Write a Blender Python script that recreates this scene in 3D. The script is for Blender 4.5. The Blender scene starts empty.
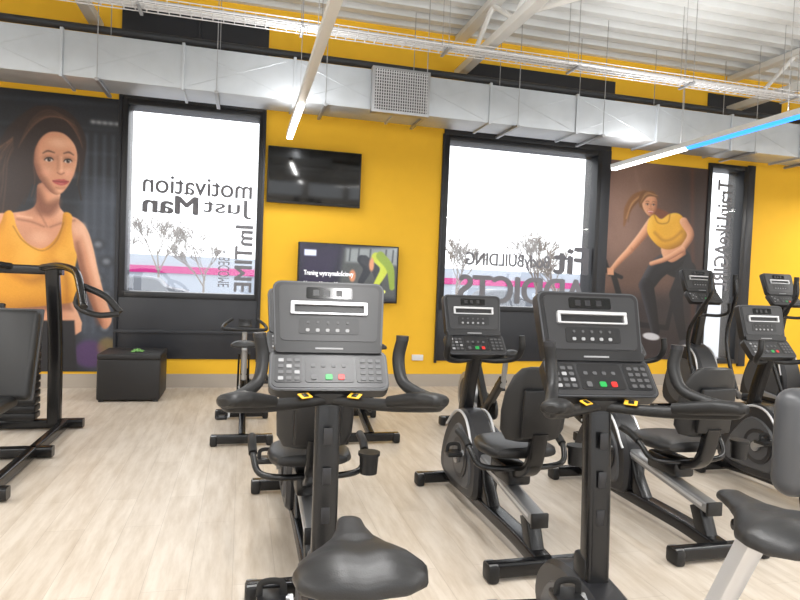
import bpy, bmesh, math, random
import numpy as np
from mathutils import Matrix, Vector, Euler
random.seed(4)
COL=bpy.context.scene.collection
def lin(c):
    c=c/255.0
    return c/12.92 if c<=0.04045 else ((c+0.055)/1.055)**2.4
def L(rgb): return (lin(rgb[0]),lin(rgb[1]),lin(rgb[2]),1)
MATS={}
def mat(name,rgb,rough=0.5,metal=0.0,emit=0,noise=0.0,nscale=8,bump=0.0,bscale=200,coat=0):
    if name in MATS: return MATS[name]
    m=bpy.data.materials.new(name);m.use_nodes=True;nt=m.node_tree;b=nt.nodes['Principled BSDF']
    c=L(rgb);b.inputs['Base Color'].default_value=c;b.inputs['Roughness'].default_value=rough;b.inputs['Metallic'].default_value=metal
    if coat: b.inputs['Coat Weight'].default_value=coat
    if emit: b.inputs['Emission Color'].default_value=c;b.inputs['Emission Strength'].default_value=emit
    tc=nt.nodes.new('ShaderNodeTexCoord')
    n=nt.nodes.new('ShaderNodeTexNoise');n.inputs['Scale'].default_value=nscale;n.inputs['Detail'].default_value=4
    nt.links.new(tc.outputs['Object'],n.inputs['Vector'])
    if noise:
        r=nt.nodes.new('ShaderNodeMix');r.data_type='RGBA'
        r.inputs[6].default_value=tuple(x*(1-noise) for x in c[:3])+(1,);r.inputs[7].default_value=tuple(min(1,x*(1+noise)) for x in c[:3])+(1,)
        nt.links.new(n.outputs['Fac'],r.inputs[0]);nt.links.new(r.outputs[2],b.inputs['Base Color'])
    if bump:
        n2=nt.nodes.new('ShaderNodeTexNoise');n2.inputs['Scale'].default_value=bscale
        nt.links.new(tc.outputs['Object'],n2.inputs['Vector'])
        bp=nt.nodes.new('ShaderNodeBump');bp.inputs['Strength'].default_value=bump;bp.inputs['Distance'].default_value=0.002
        nt.links.new(n2.outputs['Fac'],bp.inputs['Height']);nt.links.new(bp.outputs[0],b.inputs['Normal'])
    MATS[name]=m;return m
BLK=mat('black_plastic',(18,18,20),.36,noise=.15)
BLM=mat('black_frame_paint',(14,14,16),.26,noise=.1)
RUB=mat('black_rubber',(16,16,17),.48,bump=.3)
LEA=mat('dark_vinyl',(31,31,32),.40,bump=.25,bscale=350)
CON=mat('console_charcoal',(25,25,27),.36,noise=.08)
CFA=mat('console_face_grey',(46,46,48),.36,noise=.06)
SIL=mat('silver_trim',(205,205,207),.35,.5)
ALU=mat('brushed_aluminium',(165,166,168),.38,.8,noise=.1)
GRY=mat('grey_shroud',(72,73,76),.36,noise=.08)
DGR=mat('dark_grey_shroud',(34,34,37),.36,noise=.08)
LCD=mat('lcd_black',(6,7,8),.12)
WHT=mat('white_print',(225,225,225),.5)
LGT=mat('light_key_grey',(150,150,152),.5)
KEY=mat('dim_key_grey',(80,80,82),.5)
GRN=mat('green_key',(30,150,70),.4)
RED=mat('red_key',(200,40,36),.4)
YEL=mat('yellow_label',(240,185,50),.5)

def rbox(size,bev=0.0,seg=2):
    bm=bmesh.new();bmesh.ops.create_cube(bm,size=1)
    bmesh.ops.scale(bm,vec=size,verts=bm.verts)
    if bev>0: bmesh.ops.bevel(bm,geom=bm.edges[:],offset=min(bev,min(size)*.49),segments=seg,profile=.5,affect='EDGES')
    v=[x.co.copy() for x in bm.verts];bm.verts.index_update();f=[[x.index for x in p.verts] for p in bm.faces];bm.free();return v,f
def cr(pts,k):
    P=[Vector(p) for p in pts]
    if len(P)<3 or k<=1: return P
    out=[]
    for i in range(len(P)-1):
        p0=P[i-1] if i>0 else P[0]*2-P[1];p1=P[i];p2=P[i+1];p3=P[i+2] if i+2<len(P) else P[-1]*2-P[-2]
        for j in range(k):
            t=j/k;out.append(.5*((2*p1)+(p2-p0)*t+(2*p0-5*p1+4*p2-p3)*t*t+(3*p1-p0-3*p2+p3)*t**3))
    out.append(P[-1]);return out
class G:
    def __init__(s,name): s.name=name;s.P={};s.M=Matrix();s.meshes=None
    def add(s,pn,v,f,m):
        d=s.P.setdefault(pn,([],[],[],[]));o=len(d[0])
        d[0].extend([s.M@Vector(x) for x in v]);d[1].extend([[i+o for i in q] for q in f])
        if m not in d[3]: d[3].append(m)
        d[2].extend([d[3].index(m)]*len(f))
    def box(s,pn,c,size,m,bev=.005,rot=None,seg=2):
        v,f=rbox(size,bev,seg)
        Rm=Matrix.Identity(3)
        if rot: Rm=Euler([math.radians(a) for a in rot]).to_matrix()
        s.add(pn,[Rm@x+Vector(c) for x in v],f,m)
    def tube(s,pn,pts,r,m,n=10,k=5,sect=None,p=2.0):
        k=k if len(pts)>2 else 1
        P=cr(pts,k);N=len(P)
        def vals(q):
            if isinstance(q,(int,float)): return [q]*N
            return [q[min(int(i/k),len(q)-1)]*(1-(i/k)%1)+q[min(int(i/k)+1,len(q)-1)]*((i/k)%1) for i in range(N)]
        if sect: A=vals(sect[0]);B=vals(sect[1])
        else: A=B=vals(r)
        rings=[];prev=None
        for i in range(N):
            t=(P[min(i+1,N-1)]-P[max(i-1,0)]).normalized()
            if prev is None:
                a=Vector((1,0,0));a=a-t*a.dot(t)
                if a.length<.3: a=Vector((0,0,1));a=a-t*a.dot(t)
            else: a=prev-t*prev.dot(t)
            a.normalize();prev=a;b=t.cross(a)
            ring=[]
            for j in range(n):
                th=2*math.pi*(j+.5)/n;c_,s_=math.cos(th),math.sin(th)
                cx=math.copysign(abs(c_)**(2/p),c_);cy=math.copysign(abs(s_)**(2/p),s_)
                ring.append(P[i]+a*cx*A[i]+b*cy*B[i])
            rings.append(ring)
        s.loft(pn,rings,m)
    def rtube(s,pn,pts,w,h,m,k=5): s.tube(pn,pts,0,m,n=16,k=k,sect=(w/2,h/2),p=6)
    def loft(s,pn,rings,m,cap=True):
        n=len(rings[0]);v=[q for r in rings for q in r];f=[]
        for i in range(len(rings)-1):
            for j in range(n): f.append([i*n+j,i*n+(j+1)%n,(i+1)*n+(j+1)%n,(i+1)*n+j])
        if cap: f.append(list(range(n))[::-1]);f.append([(len(rings)-1)*n+j for j in range(n)])
        s.add(pn,v,f,m)
    def cyl(s,pn,a,b,r,m,n=24,r2=None):
        s.tube(pn,[a,b],[r,r if r2 is None else r2],m,n=n)
    def prism(s,pn,prof,x0,x1,m,bev=.01,k=1):
        if k>1:
            P=[Vector((0,a,b)) for a,b in prof];Q=[];nn=len(P)
            for i in range(nn):
                p0=P[(i-1)%nn];p1=P[i];p2=P[(i+1)%nn];p3=P[(i+2)%nn]
                for j in range(k):
                    t=j/k;Q.append(.5*((2*p1)+(p2-p0)*t+(2*p0-5*p1+4*p2-p3)*t*t+(3*p1-p0-3*p2+p3)*t**3))
            prof=[(q.y,q.z) for q in Q]
        cx=sum(a for a,b in prof)/len(prof);cz=sum(b for a,b in prof)/len(prof)
        sx=max(abs(a-cx) for a,b in prof);sz=max(abs(b-cz) for a,b in prof)
        ky=1-bev/sx;kz=1-bev/sz
        def ring(x,sc): return [Vector((x,cx+(a-cx)*(ky if sc else 1),cz+(b-cz)*(kz if sc else 1))) for a,b in prof]
        s.loft(pn,[ring(x0,1),ring(x0+bev,0),ring(x1-bev,0),ring(x1,1)],m)
    def build(s):
        s.meshes=[]
        for pn,(v,f,mi,ms) in s.P.items():
            me=bpy.data.meshes.new(pn);me.from_pydata([tuple(x) for x in v],[],f)
            for m in ms: me.materials.append(m)
            me.polygons.foreach_set('material_index',mi);me.polygons.foreach_set('use_smooth',[True]*len(f));me.update()
            bm=bmesh.new();bm.from_mesh(me);bmesh.ops.recalc_face_normals(bm,faces=bm.faces);bm.to_mesh(me);bm.free()
            me.set_sharp_from_angle(angle=math.radians(38))
            s.meshes.append((pn,me))
    def place(s,loc=(0,0,0),rz=0,sc=1):
        if s.meshes is None: s.build()
        if len(s.meshes)==1:
            o=bpy.data.objects.new(s.name,s.meshes[0][1]);COL.objects.link(o)
            o.location=loc;o.rotation_euler=(0,0,math.radians(rz));o.scale=(sc,)*3;return o
        e=bpy.data.objects.new(s.name,None);COL.objects.link(e);e.empty_display_size=.2
        e.location=loc;e.rotation_euler=(0,0,math.radians(rz));e.scale=(sc,)*3
        for pn,me in s.meshes:
            o=bpy.data.objects.new(pn,me);COL.objects.link(o);o.parent=e
        return e

# ------------------------------------------------------------------ room
YW=8.07
wallY=mat('yellow_wall_paint',(241,188,42),.75,noise=.03,bump=.1,bscale=60)
wallG=mat('pale_wall_paint',(225,224,221),.8,noise=.03)
DRK=mat('anthracite_panel',(38,40,46),.45,noise=.05)
DRF=mat('anthracite_frame',(30,31,35),.4)
def boxes(name,lst,m,bev=0):
    g=G(name)
    for b in lst:
        x0,x1,y0,y1,z0,z1=b[:6];g.box(name,((x0+x1)/2,(y0+y1)/2,(z0+z1)/2),(abs(x1-x0),abs(y1-y0),abs(z1-z0)),b[6] if len(b)>6 else m,bev or 0)
    return g.place()
XL,XR,YB,ZC=-6.0,12.0,-5.0,4.85
holes=[(-1.4,.17,1.18,3.47),(2.71,5.04,1.13,3.43),(7.04,7.66,.4,3.42)]
lst=[]
cur=XL
for (a,b,c,d) in holes:
    lst.append((cur,a,YW,YW+.3,0,ZC+.1));lst.append((a,b,YW,YW+.3,0,c));lst.append((a,b,YW,YW+.3,d,ZC+.1));cur=b
lst.append((cur,XR,YW,YW+.3,0,ZC+.1))
boxes('wall_back',lst,wallY)
boxes('wall_left',[(XL-.2,XL,YB,YW+.3,0,ZC+.1)],wallG)
boxes('wall_right',[(XR,XR+.2,YB,YW+.3,0,ZC+.1)],wallG)
boxes('wall_front',[(XL,XR,YB-.2,YB,0,.5),(XL,XR,YB-.2,YB,3.4,ZC+.1),(XL,-4.5,YB-.2,YB,.5,3.4),(.5,1.5,YB-.2,YB,.5,3.4),(6.5,7.5,YB-.2,YB,.5,3.4),(11,XR,YB-.2,YB,.5,3.4)],wallG)  # unseen wall behind the camera; openings added to let sky light in
fm=bpy.data.materials.new('pale_wood_vinyl');fm.use_nodes=True;nt=fm.node_tree;b=nt.nodes['Principled BSDF']
tc=nt.nodes.new('ShaderNodeTexCoord');mp=nt.nodes.new('ShaderNodeMapping');mp.inputs['Rotation'].default_value=(0,0,math.radians(90))
nt.links.new(tc.outputs['Object'],mp.inputs[0])
br=nt.nodes.new('ShaderNodeTexBrick');br.inputs['Scale'].default_value=1;br.inputs['Brick Width'].default_value=1.22;br.inputs['Row Height'].default_value=.2;br.inputs['Mortar Size'].default_value=.0012
br.inputs['Color1'].default_value=L((216,206,193));br.inputs['Color2'].default_value=L((208,197,183));br.inputs['Mortar'].default_value=L((184,172,158));br.offset=.37
nt.links.new(mp.outputs[0],br.inputs[0])
mp2=nt.nodes.new('ShaderNodeMapping');mp2.inputs['Scale'].default_value=(7,.9,1);nt.links.new(tc.outputs['Object'],mp2.inputs[0])
ns=nt.nodes.new('ShaderNodeTexNoise');ns.inputs['Scale'].default_value=2.2;ns.inputs['Detail'].default_value=8;ns.inputs['Roughness'].default_value=.65;nt.links.new(mp2.outputs[0],ns.inputs[0])
rp=nt.nodes.new('ShaderNodeValToRGB');rp.color_ramp.elements[0].position=.33;rp.color_ramp.elements[0].color=L((222,215,206));rp.color_ramp.elements[1].position=.62;rp.color_ramp.elements[1].color=(1,1,1,1)
nt.links.new(ns.outputs['Fac'],rp.inputs[0])
mx=nt.nodes.new('ShaderNodeMix');mx.data_type='RGBA';mx.blend_type='MULTIPLY';mx.inputs[0].default_value=.85
nt.links.new(br.outputs['Color'],mx.inputs[6]);nt.links.new(rp.outputs[0],mx.inputs[7]);nt.links.new(mx.outputs[2],b.inputs['Base Color'])
b.inputs['Roughness'].default_value=.40;b.inputs['Specular IOR Level'].default_value=.45
boxes('floor',[(XL-.2,XR+.2,YB-.2,YW+.3,-.1,0)],fm)
g=G('ceiling');y=YB-.2;prof=[]
while y<YW+.3:
    prof+= [(y,ZC),(y+.12,ZC),(y+.15,ZC+.08),(y+.27,ZC+.08)];y+=.30
v=[];f=[]
for i,(a,z) in enumerate(prof): v+=[(XL-.2,a,z),(XR+.2,a,z)]
for i in range(len(prof)-1): f.append([2*i,2*i+1,2*i+3,2*i+2])
cm=mat('white_steel_deck',(206,209,210),.55,noise=.04)
g.add('ceiling',v,f,cm);g.place()
boxes('ceiling_slab',[(XL-.2,XR+.2,YB-.2,YW+.3,ZC+.12,ZC+.2)],wallG)
bbm=mat('greige_skirting',(172,162,150),.6)
boxes('baseboard_back',[(XL,XR,YW-.025,YW,0,.17)],bbm)
def frame(x0,x1,z0,z1,w=.06,y0=YW-.03,y1=YW+.31):
    return [(x0-w,x0+.012,y0,y1,z0-w,z1+w),(x1-.012,x1+w,y0,y1,z0-w,z1+w),(x0,x1,y0,y1,z0-w,z0+.012),(x0,x1,y0,y1,z1-.012,z1+w)]
gl=bpy.data.materials.new('window_glass');gl.use_nodes=True;nt=gl.node_tree;nt.nodes.clear()
o=nt.nodes.new('ShaderNodeOutputMaterial');t=nt.nodes.new('ShaderNodeBsdfTransparent');s_=nt.nodes.new('ShaderNodeBsdfGlossy');s_.inputs['Roughness'].default_value=.02;m_=nt.nodes.new('ShaderNodeMixShader');m_.inputs[0].default_value=.05
nt.links.new(t.outputs[0],m_.inputs[1]);nt.links.new(s_.outputs[0],m_.inputs[2]);nt.links.new(m_.outputs[0],o.inputs[0])
for i,(a,b_,c,d) in enumerate(holes):
    g=G('window_%d'%(i+1))
    for q in frame(a,b_,c,d): g.box('frame',((q[0]+q[1])/2,(q[2]+q[3])/2,(q[4]+q[5])/2),(q[1]-q[0],q[3]-q[2],q[5]-q[4]),DRF,.004)
    g.box('pane',((a+b_)/2,YW+.06,(c+d)/2),(b_-a,.012,d-c),gl,0)
    g.place()
pan=[(-1.49,.24,YW-.02,YW,.36,1.12),(-1.50,-1.46,YW-.04,YW,.33,3.56),(.20,.24,YW-.04,YW,.33,3.56),(-1.5,.24,YW-.045,YW,.68,.72),
 (-1.49,.24,YW-.02,YW,3.53,4.62),(-.62,-.58,YW-.04,YW,3.56,4.62),
 (2.63,5.10,YW-.02,YW,.36,1.07),(5.10,5.25,YW-.03,YW,.3,3.5),(2.62,2.65,YW-.04,YW,.33,3.5),(2.64,5.25,YW-.02,YW,3.49,3.6),
 (2.9,5.26,YW-.02,YW,3.6,4.52),(7.72,7.86,YW-.03,YW,.3,3.5),(6.9,8.3,YW-.02,YW,4.2,4.55)]
boxes('trim_1',pan,DRK,.003)

# ------------------------------------------------------------------ painter for printed posters
class Paint:
    def __init__(s,x0,x1,y0,y1,step,bg):
        s.b=(x0,x1,y0,y1);s.step=step;nx=int((x1-x0)/step)+1;ny=int((y1-y0)/step)+1
        s.X,s.Y=np.meshgrid(np.linspace(x0,x1,nx),np.linspace(y0,y1,ny));s.nx,s.ny=nx,ny
        s.C=np.zeros((ny,nx,3))+np.array(bg,float)
    def _ap(s,d,col,soft,al):
        a=np.clip(.5-d/soft,0,1);a=a*a*(3-2*a)*al;s.C=s.C*(1-a[...,None])+np.array(col,float)*a[...,None]
    def sd(s,pts,k=5):
        P=pts
        if k>1:
            n=len(P);Q=[]
            for i in range(n):
                p0,p1,p2,p3=[np.array(P[(i+j)%n],float) for j in (-1,0,1,2)]
                for j in range(k):
                    t=j/k;Q.append(.5*((2*p1)+(p2-p0)*t+(2*p0-5*p1+4*p2-p3)*t*t+(3*p1-p0-3*p2+p3)*t**3))
            P=Q
        d=np.full(s.X.shape,1e9);ins=np.zeros(s.X.shape,bool);n=len(P)
        for i in range(n):
            ax,ay=P[i];bx,by=P[(i+1)%n];ex,ey=bx-ax,by-ay;wx,wy=s.X-ax,s.Y-ay
            t=np.clip((wx*ex+wy*ey)/(ex*ex+ey*ey+1e-9),0,1);d=np.minimum(d,(wx-ex*t)**2+(wy-ey*t)**2)
            if ay!=by:
                c=((ay>s.Y)!=(by>s.Y))&(s.X<(bx-ax)*(s.Y-ay)/(by-ay)+ax);ins^=c
        d=np.sqrt(d);return np.where(ins,-d,d)
    def poly(s,pts,col,soft=1.0,al=1,k=5):
        d=s.sd(pts,k);s._ap(d,col,soft,al);return d
    def ell(s,cx,cy,rx,ry,col,soft=1.0,al=1,ang=0):
        a=math.radians(ang);u=(s.X-cx)*math.cos(a)+(s.Y-cy)*math.sin(a);v=-(s.X-cx)*math.sin(a)+(s.Y-cy)*math.cos(a)
        s._ap((np.sqrt((u/rx)**2+(v/ry)**2)-1)*min(rx,ry),col,soft,al)
    def stroke(s,pts,w,col,soft=1.0,al=1,k=5):
        P=[(p.x,p.y,p.z) for p in cr([(a,b,0) for a,b in pts],k)];N=len(P)
        if isinstance(w,(int,float)): w=[w]*len(pts)
        W=np.interp(np.linspace(0,len(w)-1,N),range(len(w)),w);d=np.full(s.X.shape,1e9)
        for i in range(N-1):
            ax,ay=P[i][:2];ex,ey=P[i+1][0]-ax,P[i+1][1]-ay;wx,wy=s.X-ax,s.Y-ay
            t=np.clip((wx*ex+wy*ey)/(ex*ex+ey*ey+1e-9),0,1)
            d=np.minimum(d,np.sqrt((wx-ex*t)**2+(wy-ey*t)**2)-(W[i]*(1-t)+W[i+1]*t))
        s._ap(d,col,soft,al);return d
    def shade(s,d,light=(-1,-1),depth=8,col=(90,50,35),al=.6,hi=(250,210,180),hal=.35):
        gy,gx=np.gradient(d);n=np.sqrt(gx**2+gy**2)+1e-6;gx/=n;gy/=n
        l=np.array(light,float);l/=np.linalg.norm(l);dot=gx*l[0]+gy*l[1];dot=Paint.gauss(dot,max(1,depth*.35/s.step))
        edge=np.clip(1+d/depth,0,1)*(d<0)
        a=(edge**1.2*np.clip(-dot+.15,0,1))*al;s.C=s.C*(1-a[...,None])+np.array(col,float)*a[...,None]
        a=(edge*np.clip(dot,0,1))*hal;s.C=s.C*(1-a[...,None])+np.array(hi,float)*a[...,None]
    @staticmethod
    def gauss(A,sg):
        r=int(sg*2.5)+1;k=np.exp(-np.arange(-r,r+1)**2/(2*sg*sg));k/=k.sum()
        for ax in (0,1):
            pad=[(0,0)]*A.ndim;pad[ax]=(r,r);B=np.pad(A,pad,mode='edge');O=np.zeros_like(A)
            for i,w_ in enumerate(k):
                sl=[slice(None)]*A.ndim;sl[ax]=slice(i,i+A.shape[ax]);O+=B[tuple(sl)]*w_
            A=O
        return A
    def finish(s,blur=.5,grain=4,patch=.07,seed=1):
        rg=np.random.RandomState(seed);s.C=Paint.gauss(s.C,blur/s.step)
        n=Paint.gauss(rg.randn(s.ny,s.nx),7/s.step);n/=n.std()
        s.C=s.C*(1+patch*.6*n)[...,None]+grain*rg.randn(s.ny,s.nx)[...,None]
    def mesh(s,name,X0,X1,Z0,Z1,Yp,rough=.45,emit=0):
        x0,x1,y0,y1=s.b;c=np.clip(s.C,0,255)/255;c=np.where(c<=.04045,c/12.92,((c+.055)/1.055)**2.4)
        vx=X0+(s.X-x0)/(x1-x0)*(X1-X0);vz=Z1-(s.Y-y0)/(y1-y0)*(Z1-Z0)
        V=np.stack([vx,np.full(vx.shape,Yp),vz],-1).reshape(-1,3);nx,ny=s.nx,s.ny
        I=np.arange(nx*ny).reshape(ny,nx);F=np.stack([I[:-1,:-1],I[1:,:-1],I[1:,1:],I[:-1,1:]],-1).reshape(-1,4)
        me=bpy.data.meshes.new(name);me.from_pydata(V.tolist(),[],F.tolist())
        at=me.color_attributes.new('print','FLOAT_COLOR','POINT');at.data.foreach_set('color',np.concatenate([c.reshape(-1,3),np.ones((nx*ny,1))],1).astype(np.float32).ravel())
        m=bpy.data.materials.new(name+'_print');m.use_nodes=True;nt=m.node_tree;bb=nt.nodes['Principled BSDF']
        a=nt.nodes.new('ShaderNodeVertexColor');a.layer_name='print';nt.links.new(a.outputs[0],bb.inputs['Base Color']);bb.inputs['Roughness'].default_value=rough
        if emit: nt.links.new(a.outputs[0],bb.inputs['Emission Color']);bb.inputs['Emission Strength'].default_value=emit
        me.materials.append(m);o=bpy.data.objects.new(name,me);COL.objects.link(o);return o
# mural with woman
SK=(206,146,114);SKd=(120,72,52);SKl=(240,192,162);HR=(44,30,26);HL=(110,76,56);YT=(216,150,42)
p=Paint(-75,118,92,370,.5,(30,33,40))
for i in range(10): p.stroke([(-75,104+i*24),(118,98+i*25)],1.0,(70,77,88),4,.5,1)
for x in (86,95,104,113): p.stroke([(x,130),(x+2,330)],1.3,(98,106,120),3,.6,1)
p.poly([(80,200),(118,190),(118,360),(86,350)],(84,92,106),22,.6)
for i in range(6): p.ell(100+(i%2)*9,240+i*17,8,6,(52,56,64),3,.9);p.ell(100+(i%2)*9,240+i*17,4,3,(150,156,168),2.5,.7)
p.ell(94,352,17,14,(84,54,104),4,.8);p.ell(112,345,10,10,(150,120,60),4,.6)
for i in range(5): p.ell(92+i*6,117,2.5,1.5,(235,238,240),2,.9)
p.C=Paint.gauss(p.C,2.5)
# back hair and voluminous ponytail
p.poly([(40,110),(22,117),(8,132),(-1,152),(-10,172),(-17,192),(-17,214),(-10,240),(2,234),(12,218),(22,206),(29,194),(34,176)],HR,4)
for i in range(22): p.stroke([(34-i*1.2,120+i*1.2),(12-i*1.2+math.sin(i)*3,154+i*.5),(4-i*1.0+math.cos(i*2)*4,190),(4-i*.9+math.sin(i*1.7)*5,232-i*1.2)],.45,HL,1.5,.22+.3*(i%3==0))
for i in range(9): p.stroke([(8-i*2,146+i*8),(-12-i*1.2+math.sin(i)*2,168+i*8),(-16+i,190+i*6)],.35,HR,1.2,.8)
# body
d=p.poly([(-75,222),(-40,218),(-8,215),(14,213),(31,209),(38,201),(40,182),(60,188),(60,202),(66,210),(80,216),(89,226),(95,243),(101,268),(108,292),(116,316),(108,326),(98,308),(88,284),(81,262),(77,250),(74,268),(73,292),(76,335),(-75,335)],SK,1.2)
p.shade(d,(1,-.4),14,SKd,.75,SKl,.6)
p.stroke([(79,240),(85,266),(95,298),(103,320)],2.4,SKd,7,.6);p.stroke([(84,222),(92,246),(101,280)],2.6,SKl,6,.6);p.ell(80,226,6,6,SKl,8,.5)
p.poly([(39,188),(48,200),(60,196),(60,205),(51,214),(39,210)],SKd,9,.85)
p.stroke([(20,219),(34,221),(46,225)],.8,SKd,3,.55);p.stroke([(52,225),(64,220),(76,217)],.8,SKd,3,.55);p.stroke([(38,206),(45,218),(49,225)],.6,SKd,3,.5);p.stroke([(20,215.5),(34,217)],.9,SKl,2.5,.6);p.ell(42,236,9,6,SKl,9,.4)
p.poly([(-75,322),(78,318),(82,372),(-75,372)],(24,24,30),2,1,1)
p.poly([(-75,300),(74,298),(76,308),(-75,310)],SKd,7,.7,1)
d=p.poly([(8,213),(15,212),(20,228),(30,242),(44,247),(56,238),(63,224),(65,210),(73,212),(73,226),(76,244),(79,254),(76,272),(74,300),(-75,306),(-75,240),(-20,238),(-4,232),(4,224)],YT,1.0,1,4)
p.shade(d,(1,-.6),16,(140,82,14),.75,(246,192,88),.5)
p.stroke([(12,270),(34,279),(54,270)],3,(164,100,18),11,.65);p.stroke([(58,262),(68,274),(70,298)],3,(156,94,16),9,.65);p.ell(30,258,12,10,(238,180,76),14,.55);p.ell(64,253,6,8,(238,180,76),10,.45)
p.stroke([(16,226),(26,240),(44,249),(58,239),(65,220)],.45,(140,84,12),1.2,.8)
# head
p.poly([(27,176),(17,158),(15,134),(25,114),(43,105.5),(62,107),(76,117),(85,134),(85,152),(80,168),(60,165),(38,184)],HR,2)
d=p.poly([(33,152),(35.5,138),(45,129),(58,127),(69,132.5),(76,146),(77,158),(74.5,170),(70,180.5),(64.5,188.5),(59,192.5),(53,191.2),(45.5,184),(37.5,172)],SK,1.1)
p.shade(d,(1,-.5),8,SKd,.8,SKl,.3)
p.poly([(37,164),(45,175),(53,188.5),(46,186),(37,174)],SKd,8,.45)
p.ell(68.5,170,4.6,3.8,SKl,8,.65);p.ell(47.5,170.5,4,3.6,SKl,8,.45);p.ell(59,141,9,4.5,SKl,9,.6);p.ell(70,171,4.6,3,(216,128,104),8,.35);p.ell(46,171.5,4.6,3,(210,124,100),8,.25);p.ell(60.5,188.4,3,1.5,SKl,3,.5)
for ex,ww in ((49.2,4.3),(67.8,4.0)):
    p.ell(ex,156.6,ww+1.4,2.6,SKd,4,.45)
    p.ell(ex,158.6,ww-.6,1.7,(226,214,206),.8);p.ell(ex+.2,158.4,1.9,1.8,(60,38,26),.6);p.ell(ex+.2,158.4,.9,.9,(12,8,7),.4);p.ell(ex+.9,157.8,.4,.4,(250,250,250),.3)
    p.stroke([(ex-ww,159),(ex-2,156.8),(ex+2,156.5),(ex+ww,158.2)],[.4,.6,.65,.4],(24,15,13),.8)
p.stroke([(43.2,152.4),(48,149.8),(54.4,151)],[.45,.85,.5],(66,44,34),1.5,.85);p.stroke([(63.6,151),(68.6,149.4),(73.4,151.8)],[.5,.85,.4],(66,44,34),1.5,.85)
p.stroke([(57.4,154),(58.2,161),(57.8,167)],.8,SKd,4,.32);p.stroke([(61.4,155),(61.8,162),(62,167)],.8,SKl,3,.6)
p.stroke([(57.6,170.2),(59.4,171.6),(62,171.8),(64.4,170.2)],.45,(124,70,54),1.4,.75);p.ell(61.6,168.6,1.6,1.4,SKl,2.2,.55)
p.poly([(52.8,179),(56.8,177.6),(60.2,176.8),(62,177.2),(64.2,176.6),(67,177.6),(69.6,178.6),(66.4,181.8),(61.4,183),(56.4,181.8)],(176,80,76),1.0)
p.stroke([(53.4,179),(58,179.2),(62,179.5),(69,178.6)],.3,(96,36,38),.8);p.ell(61.6,181.3,2.4,.6,(214,132,124),1.4,.6);p.stroke([(56.6,185.4),(61.6,186),(65.4,184.8)],.5,SKd,3,.4)
p.poly([(29,170),(27,150),(30,133),(40,121),(56,115.5),(72,121.5),(82,136),(83.5,154),(79,168),(78.5,152),(74.5,142),(68,134.5),(60,130.5),(49,131.2),(40.5,138.5),(35.5,150),(34,166)],HR,1.4)
for i in range(22): p.stroke([(19+i*.75,150-i*1.5),(31+i*1.15,121-i*.3),(48+i*1.35,109+i*.7),(73+i*.45,118+i*1.3)],.32,HL,1.1,.18+.34*(i%3==1))
p.stroke([(34,150),(31.6,166),(32.4,184),(26,204)],.7,HR,1,.9);p.stroke([(36,146),(34,160),(36,180),(33,196)],.35,HL,1,.7);p.stroke([(80,146),(82,162),(79,180),(82,196)],.7,HR,1,.9);p.stroke([(78,150),(79.5,166),(77,182)],.3,HL,1,.6)
p.finish(.38,3,.035,1)
p.mesh('woman_wall_mural',-3.6,-1.5,.20,3.50,YW-.012)
# poster 2
p=Paint(606,710,163,358,.4,(96,72,62))
p.poly([(600,160),(652,160),(644,250),(600,270)],(140,110,98),40,.8,1)
p.poly([(672,160),(716,160),(716,362),(694,362)],(54,40,38),36,.9,1)
p.poly([(600,296),(718,288),(718,364),(600,364)],(48,40,42),24,.95,1)
p.stroke([(628,163),(638,196)],.5,(172,142,128),2,.5);p.stroke([(690,163),(702,358)],1.2,(120,60,34),4,.5)
p.C=Paint.gauss(p.C,3)
SK=(214,154,118);SKd=(122,72,50);SKl=(246,204,172)
# exercise bike printed beneath her
for a,b_,w_ in (((603,270),(622,277),1.8),((614,275),(630,322),2.8),((630,322),(642,350),2.4),((630,322),(672,326),2.6),((672,326),(682,272),2.2),((605,261),(610,275),1.5)): p.stroke([a,b_],w_,(24,23,26),1.2,1)
p.ell(625,338,18,18,(34,33,36),1.5,.9);p.ell(625,338,13,13,(96,92,92),2,.7);p.ell(625,338,4,4,(30,30,32),1.5,1);p.poly([(668,262),(694,258),(700,268),(690,276),(670,272)],(24,23,26),1.5)
p.stroke([(641,194),(632,199),(625,210),(622,226)],[4,4.6,3.6,.8],(128,88,56),1.6);p.stroke([(638,195),(629,204),(624,219)],[.8,.8,.5],(188,142,96),1.8,.8);p.stroke([(636,199),(628,210),(626,222)],[.5,.5,.3],(96,64,42),1.5,.8)
d=p.stroke([(684,256),(688,272),(680,292)],[10,9.5,7.5],(32,31,36),1.2);p.stroke([(680,292),(684,312),(690,336)],[7,5.6,4.2],(26,25,30),1.2);p.ell(693,341,7,3.2,(60,60,66),1.2)
d=p.stroke([(676,256),(660,266),(648,284)],[10.5,10,7.8],(27,26,31),1.2);p.shade(d,(-1,-.5),7,(10,10,12),.7,(98,96,104),.7)
d=p.stroke([(648,284),(654,306),(660,330)],[7.6,6.2,4.4],(25,24,29),1.2);p.shade(d,(-1,-.2),6,(10,10,12),.7,(92,90,100),.6);p.ell(656,335,9,3.6,(204,204,210),1.2,1,8)
d=p.poly([(662,242),(682,238),(688,252),(678,260),(666,258)],SK,1.2);p.shade(d,(-1,-.5),7,SKd,.8,SKl,.5)
p.stroke([(663,256),(674,261),(689,252)],1.3,(20,20,24),1)
d=p.stroke([(651,220),(640,236),(629,250)],[5.0,4.2,3.5],SK,1);p.shade(d,(-1,-.6),6,SKd,.85,SKl,.6)
d=p.stroke([(629,250),(619,261),(611,271)],[3.4,2.8,2.1],SK,1);p.shade(d,(-1,-.4),4,SKd,.75,SKl,.6)
p.poly([(650,207),(661,208),(668,212),(658,220),(648,217)],SKd,1.4)
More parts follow.
